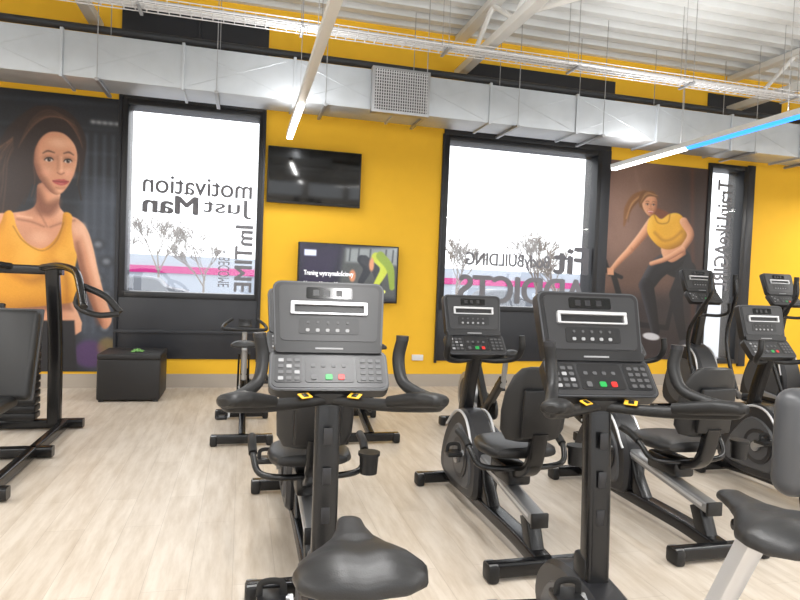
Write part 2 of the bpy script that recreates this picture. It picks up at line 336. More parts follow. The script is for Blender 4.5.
d=p.poly([(647,219),(652,213),(660,217),(668,211.5),(677,210),(684,215),(688,227),(686,238),(674,246),(662,246),(652,239),(646,230)],(226,168,44),1.0);p.shade(d,(-1,-.8),9,(138,86,16),.8,(250,214,114),.55)
p.stroke([(654,231),(663,238),(673,236),(682,228)],1.1,(160,104,20),4,.65);p.stroke([(652,213),(657,221),(667,220),(669,211)],.6,(150,96,18),1.4,.7)
d=p.stroke([(684,218),(692,231),(684,246)],[4.4,3.8,3.1],SK,1);p.shade(d,(-1,-.8),5,SKd,.85,SKl,.5);d=p.stroke([(684,246),(668,256),(652,262)],[3.0,2.6,2.1],SK,1);p.shade(d,(-.3,-1),4,SKd,.75,SKl,.5)
p.ell(644.5,200.5,9,10.4,(116,80,52),1.5,1,-14)
d=p.poly([(639.5,199),(643.5,194.5),(650,194),(654.3,198),(654.8,205.5),(652.4,211.5),(648.4,215),(644,212.6),(640,206.5)],SK,.9);p.shade(d,(-1,-.6),5,SKd,.75,SKl,.5)
p.poly([(636.8,207),(638,196),(644,190.8),(651,190.8),(656.4,197),(652,195.5),(645,196),(640.6,201)],(122,84,54),1)
for i in range(5): p.stroke([(637.5+i*.9,203-i*2),(643+i,192+i*.3),(652+i*.8,194)],.22,(184,140,94),.7,.7)
for ex in (644.8,651.2): p.ell(ex,203.3,1.9,1.0,SKd,1.4,.45);p.ell(ex,203.6,1.3,.65,(226,214,204),.4);p.ell(ex+.1,203.6,.65,.7,(46,30,24),.3);p.stroke([(ex-1.6,203.2),(ex,202.7),(ex+1.5,203.2)],.18,(40,24,20),.3);p.stroke([(ex-1.9,201),(ex,200.3),(ex+1.7,200.9)],.25,(90,58,40),.5,.8)
p.stroke([(648.2,202.5),(648.7,206.6)],.35,SKd,1.2,.5);p.stroke([(646.8,207.6),(648.5,208.1),(650,207.5)],.22,SKd,.7)
p.poly([(645.2,210.1),(648.4,209.6),(651.6,209.9),(648.6,212)],(180,78,74),.6);p.stroke([(646,210.5),(651,210.3)],.3,(240,232,228),.3)
for i in range(4): p.stroke([(608+i*1.6,269),(608.6+i*1.6,274.5)],.85,SK,.7)
p.finish(.34,3,.035,2)
p.mesh('woman_fitness_poster',5.26,7.02,.40,3.38,YW-.012)
# ------------------------------------------------------------------ text helper
def text(name,body,x0,x1,z0,z1,Y,m,mirror=False,rot=0,bold=0):
    cu=bpy.data.curves.new(name,'FONT');cu.body=body;cu.size=1
    ob=bpy.data.objects.new(name,cu);COL.objects.link(ob);bpy.context.view_layer.update()
    me=bpy.data.meshes.new_from_object(ob.evaluated_get(bpy.context.evaluated_depsgraph_get()));bpy.data.objects.remove(ob)
    n=len(me.vertices);a=np.zeros(n*3);me.vertices.foreach_get('co',a);a=a.reshape(-1,3);F=[list(q.vertices) for q in me.polygons]
    bpy.data.meshes.remove(me);A=[];FF=[];offs=[(0,0)]
    if bold: offs+=[(bold,0),(-bold,0),(bold*.5,bold*.4),(-bold*.5,-bold*.4)]
    for i,(dx,dy) in enumerate(offs):
        q=a.copy();q[:,0]+=dx;q[:,1]+=dy;q[:,2]=i*.0004;A.append(q);FF+=[[k+i*n for k in f_] for f_ in F]
    a=np.concatenate(A);u,v=a[:,0].copy(),a[:,1].copy();w_=a[:,2].copy()
    if mirror: u=-u
    if rot==90: u,v=-v,u
    u=(u-u.min())/(u.max()-u.min());v=(v-v.min())/(v.max()-v.min())
    P=np.stack([x0+u*(x1-x0),Y-w_,z0+v*(z1-z0)],-1)
    me=bpy.data.meshes.new(name);me.from_pydata(P.tolist(),[],FF);me.materials.append(m);o=bpy.data.objects.new(name,me);COL.objects.link(o);return o
STK=mat('grey_window_film',(106,106,112),.7);STK2=mat('light_window_film',(124,124,130),.7)
yt=YW+.045
text('window_lettering','motivation',-1.22,.09,2.42,2.64,yt,STK,True,bold=.012)
text('window_lettering','Just',-.50,.09,2.16,2.40,yt,STK,True,bold=.008)
text('window_lettering','Man',-1.22,-.56,2.17,2.40,yt,STK,True,bold=.035)
text('window_lettering','ImTIME',-.10,.12,1.22,2.08,yt,STK2,True,90,bold=.03)
text('window_lettering','+ BECOME',-.30,-.16,1.28,1.75,yt,STK2,True,90)
text('window_lettering','Fit',4.42,5.0,1.64,2.05,yt,STK,True,bold=.04)
text('window_lettering','BodyBUILDING',3.05,4.36,1.66,1.90,yt,STK2,True,bold=.03)
text('window_lettering','ADDICTS',2.95,4.98,1.18,1.58,yt,STK2,True,bold=.04)
text('window_lettering','TrainLikeAGIRL',7.22,7.50,1.5,3.25,yt,STK2,True,90,bold=.03)

# ------------------------------------------------------------------ TVs
def tv(name,x0,x1,z0,z1,Y):
    g=G(name);cx=(x0+x1)/2;cz=(z0+z1)/2
    g.box('casing',(cx,Y,cz),(x1-x0,.05,z1-z0),BLK,.008);g.box('screen',(cx,Y-.026,cz+.006),(x1-x0-.03,.004,z1-z0-.045),LCD,.001)
    g.box('wall_bracket',(cx,(Y+.025+YW)/2,cz),(.4,YW-Y-.027,.3),BLM,.003);return g.place()
tv('television',.27,1.475,2.385,3.10,YW-.09)
tv('television',.69,2.03,1.14,1.905,YW-.09)
p=Paint(0,134,0,73,.6,(20,22,32))
p.poly([(0,0),(60,0),(40,73),(0,73)],(38,28,56),30,.8,1)
p.poly([(58,4),(134,0),(134,70),(52,66)],(66,68,68),10,1,1);p.poly([(62,4),(134,0),(134,24),(62,22)],(140,146,148),6,.8,1)
for x in (68,80,96,118,128): p.stroke([(x,4),(x-1,20)],1,(60,64,68),1.5)
p.stroke([(84,18),(92,30),(84,48)],[6,6,4],(34,36,42),1.3);p.stroke([(88,18),(104,32),(110,54)],[6,5.5,3.6],(44,46,52),1.3)
p.stroke([(104,14),(116,28),(106,50)],[6.5,6,4],(170,180,56),1.3);p.stroke([(110,12),(124,28),(128,54)],[6,5.5,3.6],(120,140,46),1.3)
p.ell(82,54,7,3,(232,236,90),1);p.ell(112,60,7,3,(238,240,110),1);p.ell(72,40,4.5,8,(176,118,86),2);p.ell(98,24,3.5,9,(190,132,98),2)
p.poly([(6,8),(22,8),(22,16),(6,16)],(196,204,226),1,1,1);p.finish(.5,3,.04,3)
p.mesh('television_picture',.71,2.01,1.165,1.89,YW-.121,rough=.2,emit=.7)
EW=mat('screen_white',(240,240,245),.5,emit=.8)
text('television_caption','Trening wytrzymałościowy',.77,1.42,1.46,1.55,YW-.123,EW,bold=.02)
for i in range(3): text('television_caption','%d min'%(20+i*5),.77+.2*i,.91+.2*i,1.36,1.40,YW-.123,EW)

# ------------------------------------------------------------------ overhead services
DU=mat('galvanised_duct',(182,187,192),.38,.5,noise=.12,nscale=5);ZD0,ZD1,YD0,YD1=3.42,3.88,7.0,7.5
g=G('ventilation_duct');g.box('duct_body',((XL+XR)/2,(YD0+YD1)/2,(ZD0+ZD1)/2),(XR-XL-.04,YD1-YD0,ZD1-ZD0),DU,.004)
x=XL+.6
while x<XR:
    g.box('flanges',(x,(YD0+YD1)/2,(ZD0+ZD1)/2),(.03,YD1-YD0+.04,ZD1-ZD0+.04),DU,.003)
    g.box('hangers',(x+.35,(YD0+YD1)/2,ZD0-.02),(.04,YD1-YD0+.16,.03),ALU,.003)
    for yy in (YD0-.06,YD1+.06): g.cyl('hangers',(x+.35,yy,ZD0-.04),(x+.35,yy,ZC),.005,ALU,n=6)
    x+=1.18
x=XL+.6
while x<XR-1.2:
    g.tube('creases',[(x+.05,YD0-.001,ZD0+.03),(x+1.1,YD0-.001,ZD1-.03)],.003,DU,n=6);g.tube('creases',[(x+.05,YD0-.001,ZD1-.03),(x+1.1,YD0-.001,ZD0+.03)],.003,DU,n=6);x+=1.18
GX0,GX1=1.37,2.06
g.box('air_grille',((GX0+GX1)/2,YD0-.05,3.635),(GX1-GX0,.1,.52),ALU,.004)
g.box('air_grille',((GX0+GX1)/2,YD0-.101,3.635),(GX1-GX0-.07,.006,.45),mat('grille_dark',(60,60,62),.6),0)
n=22
for i in range(n): g.box('air_grille',(GX0+.05+(GX1-GX0-.1)*i/(n-1),YD0-.112,3.635),(.009,.02,.45),SIL,0)
for i in range(13): g.box('air_grille',((GX0+GX1)/2,YD0-.108,3.43+.41*i/12),(GX1-GX0-.07,.012,.008),SIL,0)
g.place()
g=G('cable_tray');TY,TZ=6.2,3.9
for yy,zz in ((TY-.1,TZ+.06),(TY-.1,TZ),(TY-.03,TZ),(TY+.03,TZ),(TY+.1,TZ),(TY+.1,TZ+.06)): g.tube('wires',[(XL+.02,yy,zz),(XR-.02,yy,zz)],.005,SIL,n=6)
x=XL+.05
while x<XR: g.tube('rungs',[(x,TY-.1,TZ+.06),(x,TY-.1,TZ),(x,TY+.1,TZ),(x,TY+.1,TZ+.06)],.004,SIL,n=5,k=1);x+=.1
CG=mat('grey_cable',(150,150,152),.6)
for i in range(4): g.tube('cables',[(XL+.05+j*1.49,TY-.06+.035*i+random.uniform(-.01,.01),TZ+.015) for j in range(13)],.009,WHT if i%2 else CG,n=6,k=2)
x=XL+.5
while x<XR:
    for yy in (TY-.11,TY+.11): g.cyl('rods',(x,yy,TZ-.03),(x,yy,ZC-.002),.004,ALU,n=6)
    g.box('rods',(x,TY,TZ-.02),(.03,.26,.02),ALU,.002);x+=1.5
g.place()
WS=mat('white_painted_steel',(226,227,226),.45,noise=.03)
g=G('roof_truss')
g.box('bottom_chord',(0,(YB+YW)/2,4.33),(.12,YW-YB-.02,.10),WS,.004)
g.box('top_chord',(0,(YB+YW)/2,4.80),(.14,YW-YB-.02,.08),WS,.004)
y=YB+.2;k=0
while y<YW-.7:
    a,b_=((4.36,4.78) if k%2 else (4.78,4.36));g.tube('web_members',[(0,y,a),(0,y+.65,b_)],.03,WS,n=8);y+=.65;k+=1
for X in (-6+.3,-1.75,2.8,7.3,11.5): g.place((X,0,0))
g=G('ceiling_beam')
g.box('flange_bottom',(0,0,4.62),(XR-XL-.02,.16,.02),WS,.002);g.box('web',(0,0,4.73),(XR-XL-.02,.015,.2),WS,.002)
for Y in (-3,-.4,2.2,4.8): g.place(((XL+XR)/2,Y,0))
for i,(a,b_) in enumerate([((2.86,6.0,4.36),(4.6,4.3,4.6)),((7.36,6.0,4.36),(9.6,4.3,4.6)),((7.24,6.0,4.36),(5.2,4.3,4.6))]):
    g=G('sway_brace');g.tube('sway_brace',[a,b_],.04,WS,n=10);g.place()
PIP=mat('dark_pipe',(52,54,58),.5)
g=G('service_pipe');g.tube('service_pipe',[(XL+.02,7.78,4.20),(XR-.02,7.78,4.20)],.045,PIP,n=12);g.place()
g=G('service_pipe');g.tube('service_pipe',[(XL+.02,6.8,4.2),(XR-.02,6.8,4.2)],.022,SIL,n=10);g.place()
LW=mat('lamp_diffuser_white',(255,252,246),.5,emit=7);LB=mat('lamp_diffuser_blue',(50,150,255),.5,emit=1.7)
def lamp(X,lit):
    g=G('linear_ceiling_lamp');Z=3.12
    g.box('housing',(0,1.6,Z+.03),(.075,11.8,.06),WS,.004)
    for a,b_,m in lit: g.box('diffuser',(0,(a+b_)/2,Z-.012),(.065,b_-a,.03),m,.004)
    y=-4
    while y<7.5:
        g.cyl('suspension_wires',(0,y,Z+.05),(0,y,ZC-.002),.003,ALU,n=5);y+=1.45
    g.place((X,0,0))
lamp(.5,[(6.0,7.48,LW),(-4,2.6,LW)]);lamp(4.92,[(6.06,7.48,LW),(4.5,6.02,LB),(-4,3.0,LW)]);lamp(-3.9,[(-4,7.48,LW)]);lamp(9.3,[(-4,7.48,LW)])
def area(X,Y,Z,sx,sy,pw,up=False,col=(1,.99,.98)):
    l=bpy.data.lights.new('lamp_and_fill_light','AREA');l.shape='RECTANGLE';l.size=sx;l.size_y=sy;l.energy=pw;l.color=col
    o=bpy.data.objects.new('lamp_and_fill_light',l);COL.objects.link(o);o.location=(X,Y,Z)
    if up: o.rotation_euler=(math.pi,0,0)
for X in (-3.9,.5,4.92,9.3):
    for Y in (-3,-.5,2): area(X,Y,3.08,.055,2.2,60)
for X in (-3.9,9.3): area(X,5.5,3.08,.055,3.6,86)
for X in (.5,4.92): area(X,6.75,3.08,.055,1.4,20)
for X in (-3.9,.5,4.92,9.3):
    for Y in (-2,2.0,5.4): area(X,Y,3.20,.05,3.4,44,True)  # upward fill lights added above the housings to brighten the ceiling
g=G('wall_speaker');g.box('cabinet',(0,0,0),(.34,.22,.2),BLK,.02);g.box('grille',(0,-.112,0),(.3,.01,.16),RUB,.004);g.box('bracket',(0,.12,.02),(.05,.10,.04),BLM,.003);g.box('bracket',(0,.16,.30),(.03,.03,.56),BLM,.003)
g.place((-2.28,5.75,4.12));g.place((8.35,7.45,4.0))

# ------------------------------------------------------------------ gym machines
def console(g,y0,z0,w=.42,tilt=20):
    def fr(y,z,t): return Matrix.Translation((0,y,z))@Matrix.Rotation(math.radians(90-t),4,'X')
    M0=g.M.copy()
    g.M=M0@fr(y0,z0,42)
    def tr(pn,pts,z,th,m,ch=0):
        n=len(pts);v=[Vector((a,b,z)) for a,b in pts]+[Vector((a,b,z+th)) for a,b in pts]
        g.add(pn,v,[list(range(n))[::-1],list(range(n,2*n))]+[[i,(i+1)%n,n+(i+1)%n,n+i] for i in range(n)],m)
    h=w/2
    def rr(x0,x1,y0_,y1_,r,tp=0):
        pts=[]
        for cx,cy,a0 in ((x1-r,y0_+r,-90),(x1-r+tp,y1_-r,0),(x0+r-tp,y1_-r,90),(x0+r,y0_+r,180)):
            for k in range(5): a=math.radians(a0+k*22.5);pts.append((cx+r*math.cos(a),cy+r*math.sin(a)))
        return pts
    tr('console',rr(-h,h,0,.17,.03,.0),-.035,.045,CON)
    tr('console',rr(-h+.004,h-.004,.004,.166,.028),.0085,.003,GRY)
    tr('console',rr(-h+.010,h-.010,.010,.160,.025),.010,.004,CFA)
    tr('console_keys',rr(-h+.02,-h+.115,.03,.14,.01),.012,.004,CON);tr('console_keys',rr(h-.115,h-.02,.03,.14,.01),.012,.004,CON)
    tr('console_keys',rr(-.085,.085,.03,.14,.01),.012,.004,CON)
    for i in range(3):
        for j in range(4):
            tr('console_keys',rr(-h+.032+i*.028,-h+.05+i*.028,.038+j*.025,.052+j*.025,.003),.015,.003,LGT if (i+j)%3==0 else KEY)
            tr('console_keys',rr(h-.10+i*.028,h-.082+i*.028,.038+j*.025,.052+j*.025,.003),.015,.003,KEY)
    tr('console_keys',rr(-.015,.010,.04,.062,.005),.015,.004,GRN);tr('console_keys',rr(.030,.052,.04,.062,.005),.015,.004,RED)
    tr('console_keys',rr(-.065,-.045,.04,.062,.005),.015,.004,KEY)
    for i in range(4): tr('console_keys',rr(-.065+i*.036,-.05+i*.036,.092,.106,.004),.015,.003,KEY)
    zt=z0+.17*math.cos(math.radians(42));yt_=y0+.17*math.sin(math.radians(42))
    g.M=M0@fr(yt_-.012,zt-.006,tilt)
    tr('console',rr(-h+.014,h-.014,0,.275,.03,.012),-.045,.047,CON)
    tr('console',rr(-h+.016,h-.016,.002,.273,.029,.012),.002,.004,GRY)
    tr('console',rr(-h+.022,h-.022,.008,.267,.024,.012),.005,.004,CON)
    tr('console',rr(-h+.034,h-.034,.045,.256,.02,.010),.008,.004,CFA)
    tr('console',rr(-h+.018,h-.018,.0,.034,.012),.003,.016,CON)
    tr('console_display',rr(-.085,.085,.205,.248,.006),.011,.004,LCD)
    for sx in (-.06,-.02,.025): tr('console_display',rr(sx,sx+.022,.215,.238,.002),.0145,.001,DGR)
    tr('console_display',rr(-.14,.14,.178,.190,.004),.011,.016,SIL);tr('console_display',rr(-.135,.135,.143,.149,.003),.011,.012,SIL)
    tr('console_display',rr(-.14,-.128,.143,.190,.004),.011,.014,SIL);tr('console_display',rr(.128,.14,.143,.190,.004),.011,.014,SIL)
    tr('console_display',rr(-.12,.12,.153,.175,.004),.011,.004,CON)
    tr('console_display',rr(-.11,.11,.070,.130,.01),.011,.003,CON)
    for i in range(5): tr('console_display',rr(-.085+i*.036,-.071+i*.036,.078,.090,.004),.0135,.003,LGT)
    for i in range(5): tr('console_display',rr(-.082+i*.036,-.072+i*.036,.108,.118,.004),.0135,.003,KEY)
    tr('console_display',rr(-.05,.05,.012,.018,.002),.0185,.002,LGT)
    g.M=M0
def stabilizer(g,y,w,pn):
    g.rtube(pn,[(-w/2,y,.055),(w/2,y,.055)],.075,.06,BLM,k=1)
    for s in (-1,1):
        g.box(pn,(s*w*.46,y,.045),(.06,.10,.09),RUB,.018);g.box(pn,(s*w*.46,y,.088),(.045,.07,.006),ALU,.002);g.cyl(pn,(s*w*.46-.02,y,.02),(s*w*.46+.02,y,.02),.019,RUB,n=14)
def pedal(g,x,y,z,s):
    g.box('pedals',(x+s*.05,y,z),(.095,.10,.028),BLK,.008);g.tube('pedals',[(x+s*.01,y,z+.01),(x+s*.02,y,z+.055),(x+s*.08,y,z+.055),(x+s*.09,y,z+.01)],0,RUB,n=8,sect=(.012,.003))
def crank(g,x,y,z,ang):
    for s in (-1,1):
        a=math.radians(ang+(0 if s>0 else 180));py,pz=y+.17*math.cos(a),z+.17*math.sin(a)
        g.cyl('cranks',(s*x,y,z),(s*(x+.02),y,z),.035,ALU);g.rtube('cranks',[(s*(x+.02),y,z),(s*(x+.03),py,pz)],.02,.03,ALU,k=1)
        g.cyl('cranks',(s*(x+.03),py,pz),(s*(x+.06),py,pz),.01,ALU,n=10);pedal(g,s*(x+.04),py,pz,s)
def saddle(g,y,z,sc=1):
    S=[(-.150,.050,-.010,.030),(-.142,.095,.004,.045),(-.115,.128,.018,.06),(-.07,.138,.026,.07),(-.02,.124,.018,.07),(.03,.086,.006,.062),(.075,.052,.002,.052),(.12,.036,.004,.045),(.155,.031,.006,.040),(.175,.026,.0,.032),(.184,.012,-.008,.018)]
    def at(t):
        i=min(int(t),len(S)-2);u=t-i;return [a*(1-u)+b*u for a,b in zip(S[i],S[i+1])]
    rings=[];n=28
    for q in range((len(S)-1)*3+1):
        yy,w,zt,th=[v*sc for v in at(q/3)];ring=[]
        for j in range(n):
            a=2*math.pi*j/n;c_,s_=math.cos(a),math.sin(a)
            xx=math.copysign(abs(c_)**.85,c_)*w
            zz=math.copysign(abs(s_)**.8,s_)*th/2
            if s_>0: zz-= .012*sc*math.exp(-(xx/(.03*sc))**2)*(1 if yy<.05 else .3)
            zz-= .022*sc*(xx/(.147*sc))**2
            ring.append(Vector((xx,y+yy,z+zt-th/2+zz)))
        rings.append(ring)
    g.loft('saddle',rings,LEA)
def upright(dz=0.0,dy=0.0):
    g=G('upright_exercise_bike')
    stabilizer(g,.52,.52,'front_stabilizer');stabilizer(g,-.62,.50,'rear_stabilizer')
    g.rtube('frame',[(0,-.62,.07),(0,-.2,.10),(0,.2,.10),(0,.52,.07)],.09,.07,BLM)
    g.prism('shroud',[(-.25,.10),(-.28,.22),(-.18,.34),(.05,.385),(.25,.385),(.42,.32),(.50,.20),(.46,.10),(.2,.07)],-.075,.075,DGR,.02,k=4)
    g.prism('shroud',[(-.18,.13),(-.20,.22),(-.10,.30),(.10,.33),(.30,.30),(.40,.20),(.36,.13)],-.083,.083,GRY,.012,k=4)
    crank(g,.085,.05,.26,-60)
    g.rtube('mast',[(0,.12,.34),(0,.14,.7),(0,.17,1.04)],.088,.075,BLM);g.box('mast',(0,.15,.40),(.105,.105,.14),BLK,.02)
    for i in range(3): g.box('mast',(0,.098,.62+i*.14),(.03,.004,.06),DGR,.001)
    g.box('mast_head',(0,.17,1.045),(.15,.12,.09),BLK,.03)
    g.tube('seat_post',[(0,-.28,.22),(0,-.50,.56)],0,BLM,n=14,sect=(.045,.04),p=4)
    zs=.885+dz
    g.tube('seat_post',[(0,-.47,.50),(0,-.68+dy,zs-.065)],0,SIL,n=14,sect=(.028,.024),p=5);g.box('seat_post',(0,-.70+dy,zs-.06),(.09,.12,.03),BLM,.01)
    g.cyl('seat_post',(.03,-.49,.53),(.09,-.49,.53),.022,RUB)
    saddle(g,-.74+dy,zs)
    for s in (-1,1):
        g.tube('handlebars',[(0,.14,1.025),(s*.10,.09,1.02),(s*.20,.0,1.03),(s*.28,-.09,1.05),(s*.32,-.16,1.065),(s*.31,-.14,1.075),(s*.27,-.05,1.085),(s*.238,.02,1.11),(s*.23,.06,1.18),(s*.242,.06,1.25)],
           [.02,.02,.022,.025,.022,.020,.020,.020,.022,.021],RUB,n=14,k=5)
        g.tube('handlebars',[(s*.19,-.01,1.045),(s*.24,-.07,1.06),(s*.285,-.13,1.075),(s*.32,-.18,1.08),(s*.33,-.195,1.078)],0,RUB,n=16,k=6,sect=([.020,.034,.046,.040,.02],[.018,.024,.026,.022,.012]),p=2.3)
        g.cyl('handlebars',(s*.241,.06,1.245),(s*.2415,.06,1.26),.022,DGR,n=14)
        g.box('warning_labels',(s*.085,.080,1.046),(.045,.03,.004),YEL,.001,rot=(20,0,-s*35));g.box('warning_labels',(s*.085,.077,1.049),(.02,.02,.003),BLK,.0005,rot=(20,0,-s*35))
    console(g,.10,1.055)
    return g
def recumbent():
    g=G('recumbent_exercise_bike')
    stabilizer(g,-.68,.60,'rear_stabilizer');stabilizer(g,.72,.50,'front_stabilizer')
    g.rtube('frame',[(0,-.68,.07),(0,-.4,.09),(0,.0,.09),(0,.4,.09),(0,.72,.07)],.10,.075,BLM)
    g.rtube('seat_rail',[(0,-.62,.26),(0,.15,.38)],.085,.06,ALU,k=1);g.box('seat_rail',(0,-.63,.26),(.095,.02,.075),BLK,.005)
    g.rtube('frame',[(0,-.60,.07),(0,-.57,.14),(0,-.52,.25)],.08,.09,BLM)
    g.rtube('frame',[(0,-.05,.09),(0,.05,.22),(0,.10,.34)],.08,.09,BLM)
    for s in (-1,1): g.box('seat_rail',(s*.044,-.23,.325),(.004,.72,.018),SIL,.001,rot=(8.8,0,0))
    g.prism('shroud',[(.08,.12),(.06,.30),(.10,.46),(.24,.60),(.40,.62),(.58,.50),(.70,.32),(.72,.14),(.5,.08),(.25,.08)],-.08,.08,DGR,.025,k=4)
    g.prism('shroud',[(.15,.16),(.14,.34),(.22,.48),(.38,.53),(.52,.42),(.62,.26),(.60,.15),(.38,.13)],-.092,.092,GRY,.015,k=4)
    for s in (-1,1):
        g.tube('shroud',[(s*.082,.10,.40),(s*.085,.24,.585),(s*.085,.42,.60),(s*.085,.6,.47)],.009,SIL,n=8)
        g.cyl('shroud',(s*.085,.30,.32),(s*.10,.30,.32),.13,DGR,n=32);g.cyl('shroud',(s*.10,.30,.32),(s*.103,.30,.32),.10,GRY,n=32)
    crank(g,.105,.30,.32,-25)
    g.rtube('mast',[(0,.46,.56),(0,.42,.75),(0,.34,.99)],.075,.08,BLM)
    g.box('seat_carriage',(0,-.26,.41),(.14,.26,.11),BLM,.02);g.rtube('seat_carriage',[(0,-.36,.42),(0,-.52,.50),(0,-.585,.70)],.09,.05,BLM)
    rings=[];n=28
    for q,(yy,w,zc,th) in enumerate([(-.47,.12,.56,.03),(-.46,.17,.56,.06),(-.40,.20,.555,.085),(-.28,.21,.55,.09),(-.17,.19,.55,.09),(-.09,.15,.54,.08),(-.05,.11,.525,.055),(-.04,.08,.52,.03)]):
        rings.append([Vector((math.copysign(abs(math.cos(a))**.7,math.cos(a))*w,yy,zc+math.copysign(abs(math.sin(a))**.7,math.sin(a))*th/2)) for a in [2*math.pi*j/n for j in range(n)]])
    g.loft('seat_cushion',rings,LEA)
    rings=[]
    for (z,w,th,y) in [(.64,.10,.03,-.525),(.65,.15,.055,-.527),(.70,.180,.07,-.535),(.80,.185,.07,-.55),(.90,.175,.07,-.565),(.99,.145,.06,-.585),(1.03,.11,.045,-.592),(1.04,.07,.02,-.594)]:
        rings.append([Vector((math.copysign(abs(math.cos(a))**.7,math.cos(a))*w,y+math.copysign(abs(math.sin(a))**.7,math.sin(a))*th/2+.05*(abs(math.cos(a))**.7*w/.21)**2,z)) for a in [2*math.pi*j/n for j in range(n)]])
    g.loft('seat_back',rings,LEA)
    g.box('seat_back_shell',(0,-.60,.80),(.22,.03,.26),BLK,.014,rot=(8,0,0))
    for s in (-1,1):
        g.tube('side_handles',[(0,-.42,.47),(s*.15,-.42,.47),(s*.25,-.40,.49),(s*.28,-.34,.56),(s*.285,-.24,.60)],.016,BLM,n=12);g.tube('side_handles',[(s*.281,-.33,.568),(s*.285,-.26,.597),(s*.285,-.17,.61)],.022,RUB,n=12)
        g.tube('handlebars',[(0,.34,.96),(s*.14,.30,.95),(s*.235,.22,.98),(s*.25,.17,1.05),(s*.245,.17,1.13)],[.018,.018,.019,.021,.019],RUB,n=12)
    g.tube('cup_holder',[(.27,-.50,.50),(.27,-.50,.60)],[.042,.048],BLK,n=20);g.tube('cup_holder',[(.27,-.50,.59),(.27,-.50,.606)],[.054,.054],RUB,n=20)
    console(g,.28,.985,w=.41,tilt=14)
    g.box('mast',(0,.35,1.01),(.13,.09,.10),BLK,.03)
    return g
def cycle():
    g=G('indoor_cycle')
    stabilizer(g,-.50,.50,'rear_stabilizer');stabilizer(g,.50,.50,'front_stabilizer')
    g.rtube('frame',[(0,-.5,.07),(0,-.1,.16),(0,.10,.24)],.06,.07,BLM);g.rtube('frame',[(0,-.42,.62),(0,-.05,.28),(0,.2,.20),(0,.5,.08)],.06,.07,BLM)
    for s in (-1,1): g.rtube('fork',[(s*.05,.50,.10),(s*.05,.42,.35),(s*.045,.22,.70)],.02,.05,BLM)
    g.rtube('frame',[(0,-.08,.28),(0,.22,.70)],.06,.08,BLM,k=1)
    g.cyl('flywheel',(-.02,.42,.33),(.02,.42,.33),.23,ALU,n=48);g.cyl('flywheel',(-.026,.42,.33),(.026,.42,.33),.17,DGR,n=40);g.cyl('flywheel',(-.045,.42,.33),(.045,.42,.33),.03,SIL)
    g.prism('chain_guard',[(-.16,.22),(-.14,.36),(0,.40),(.40,.42),(.50,.33),(.40,.24),(0,.18)],.055,.085,DGR,.01,k=4)
    crank(g,.09,-.03,.30,60)
    g.tube('seat_post',[(0,-.42,.55),(0,-.46,.80)],.024,ALU,n=14);g.box('seat_post',(0,-.44,.82),(.04,.2,.03),ALU,.006);saddle(g,-.43,.875,.85)
    g.tube('bar_post',[(0,.22,.66),(0,.20,.90)],.024,ALU,n=14)
    for s in (-1,1): g.tube('handlebars',[(0,.24,.92),(s*.12,.24,.92),(s*.20,.20,.93),(s*.19,.34,.96),(s*.12,.42,1.01)],.016,RUB,n=12)
    g.box('bike_computer',(0,.28,.98),(.12,.03,.08),BLK,.01,rot=(-25,0,0))
    return g
def ellip():
    g=G('cross_trainer')
    stabilizer(g,-.80,.55,'rear_stabilizer');stabilizer(g,.75,.62,'front_stabilizer')
    g.rtube('frame',[(0,-.8,.07),(0,0,.09),(0,.75,.07)],.11,.08,BLM)
    g.prism('shroud',[(.20,.10),(.16,.45),(.26,.72),(.46,.86),(.66,.74),(.80,.45),(.82,.15),(.5,.08)],-.13,.13,DGR,.03,k=4)
    for s in (-1,1):
        g.cyl('shroud',(s*.13,.48,.42),(s*.15,.48,.42),.26,GRY,n=36);g.tube('shroud',[(s*.135,.22,.52),(s*.135,.30,.74),(s*.135,.46,.83),(s*.135,.66,.72)],.01,SIL,n=8)
        g.rtube('foot_beams',[(s*.19,-.78,.14),(s*.19,-.2,.24+s*.05),(s*.19,.42,.40+s*.12)],.04,.06,ALU)
        g.box('footplates',(s*.19,-.32,.27+s*.05),(.15,.36,.03),BLK,.012);g.box('footplates',(s*.26,-.32,.30+s*.05),(.015,.36,.06),BLK,.006);g.box('footplates',(s*.19,-.15,.30+s*.05),(.15,.015,.07),BLK,.006)
        g.tube('moving_arms',[(s*.19,.05-s*.08,.30),(s*.23,.22-s*.04,.70),(s*.26,.26,1.0),(s*.27,.16+s*.06,1.25),(s*.26,.06+s*.10,1.45),(s*.25,.08+s*.10,1.66)],[.022,.022,.022,.02,.022,.02],BLM,n=12)
        g.tube('moving_arms',[(s*.262,.08+s*.10,1.42),(s*.25,.08+s*.10,1.67)],.026,RUB,n=12)
        g.tube('fixed_handles',[(0,.34,1.2),(s*.14,.26,1.2),(s*.17,.16,1.25),(s*.15,.14,1.35)],.018,RUB,n=12)
    g.rtube('mast',[(0,.46,.8),(0,.42,1.0),(0,.36,1.36)],.09,.09,BLM)
    console(g,.30,1.34,w=.44)
    return g
U=upright();U.place((.30,1.99,0),-3.5)
U2=upright(.07,.02);U2.place((1.27,1.82,0),-6)
Rb=recumbent();Cy=cycle();El=ellip()
for X in (.36,1.50,2.56,3.87,4.95): Rb.place((X,3.40,0))
for X,Y in ((.04,5.80),(1.15,5.75),(2.25,5.35),(3.35,5.6)): Cy.place((X,Y,0))
El.place((5.15,5.55,0));El.place((6.30,5.55,0));El.place((7.45,5.55,0))
g=G('adjustable_bench')
g.rtube('frame',[(0,-.5,.06),(0,.4,.06)],.07,.06,BLM,k=1);stabilizer(g,-.5,.5,'rear_foot');stabilizer(g,.4,.4,'front_foot')
g.rtube('frame',[(0,-.2,.06),(0,-.2,.42)],.07,.07,ALU,k=1);g.box('seat_pad',(0,-.32,.46),(.36,.40,.08),LEA,.035,seg=4)
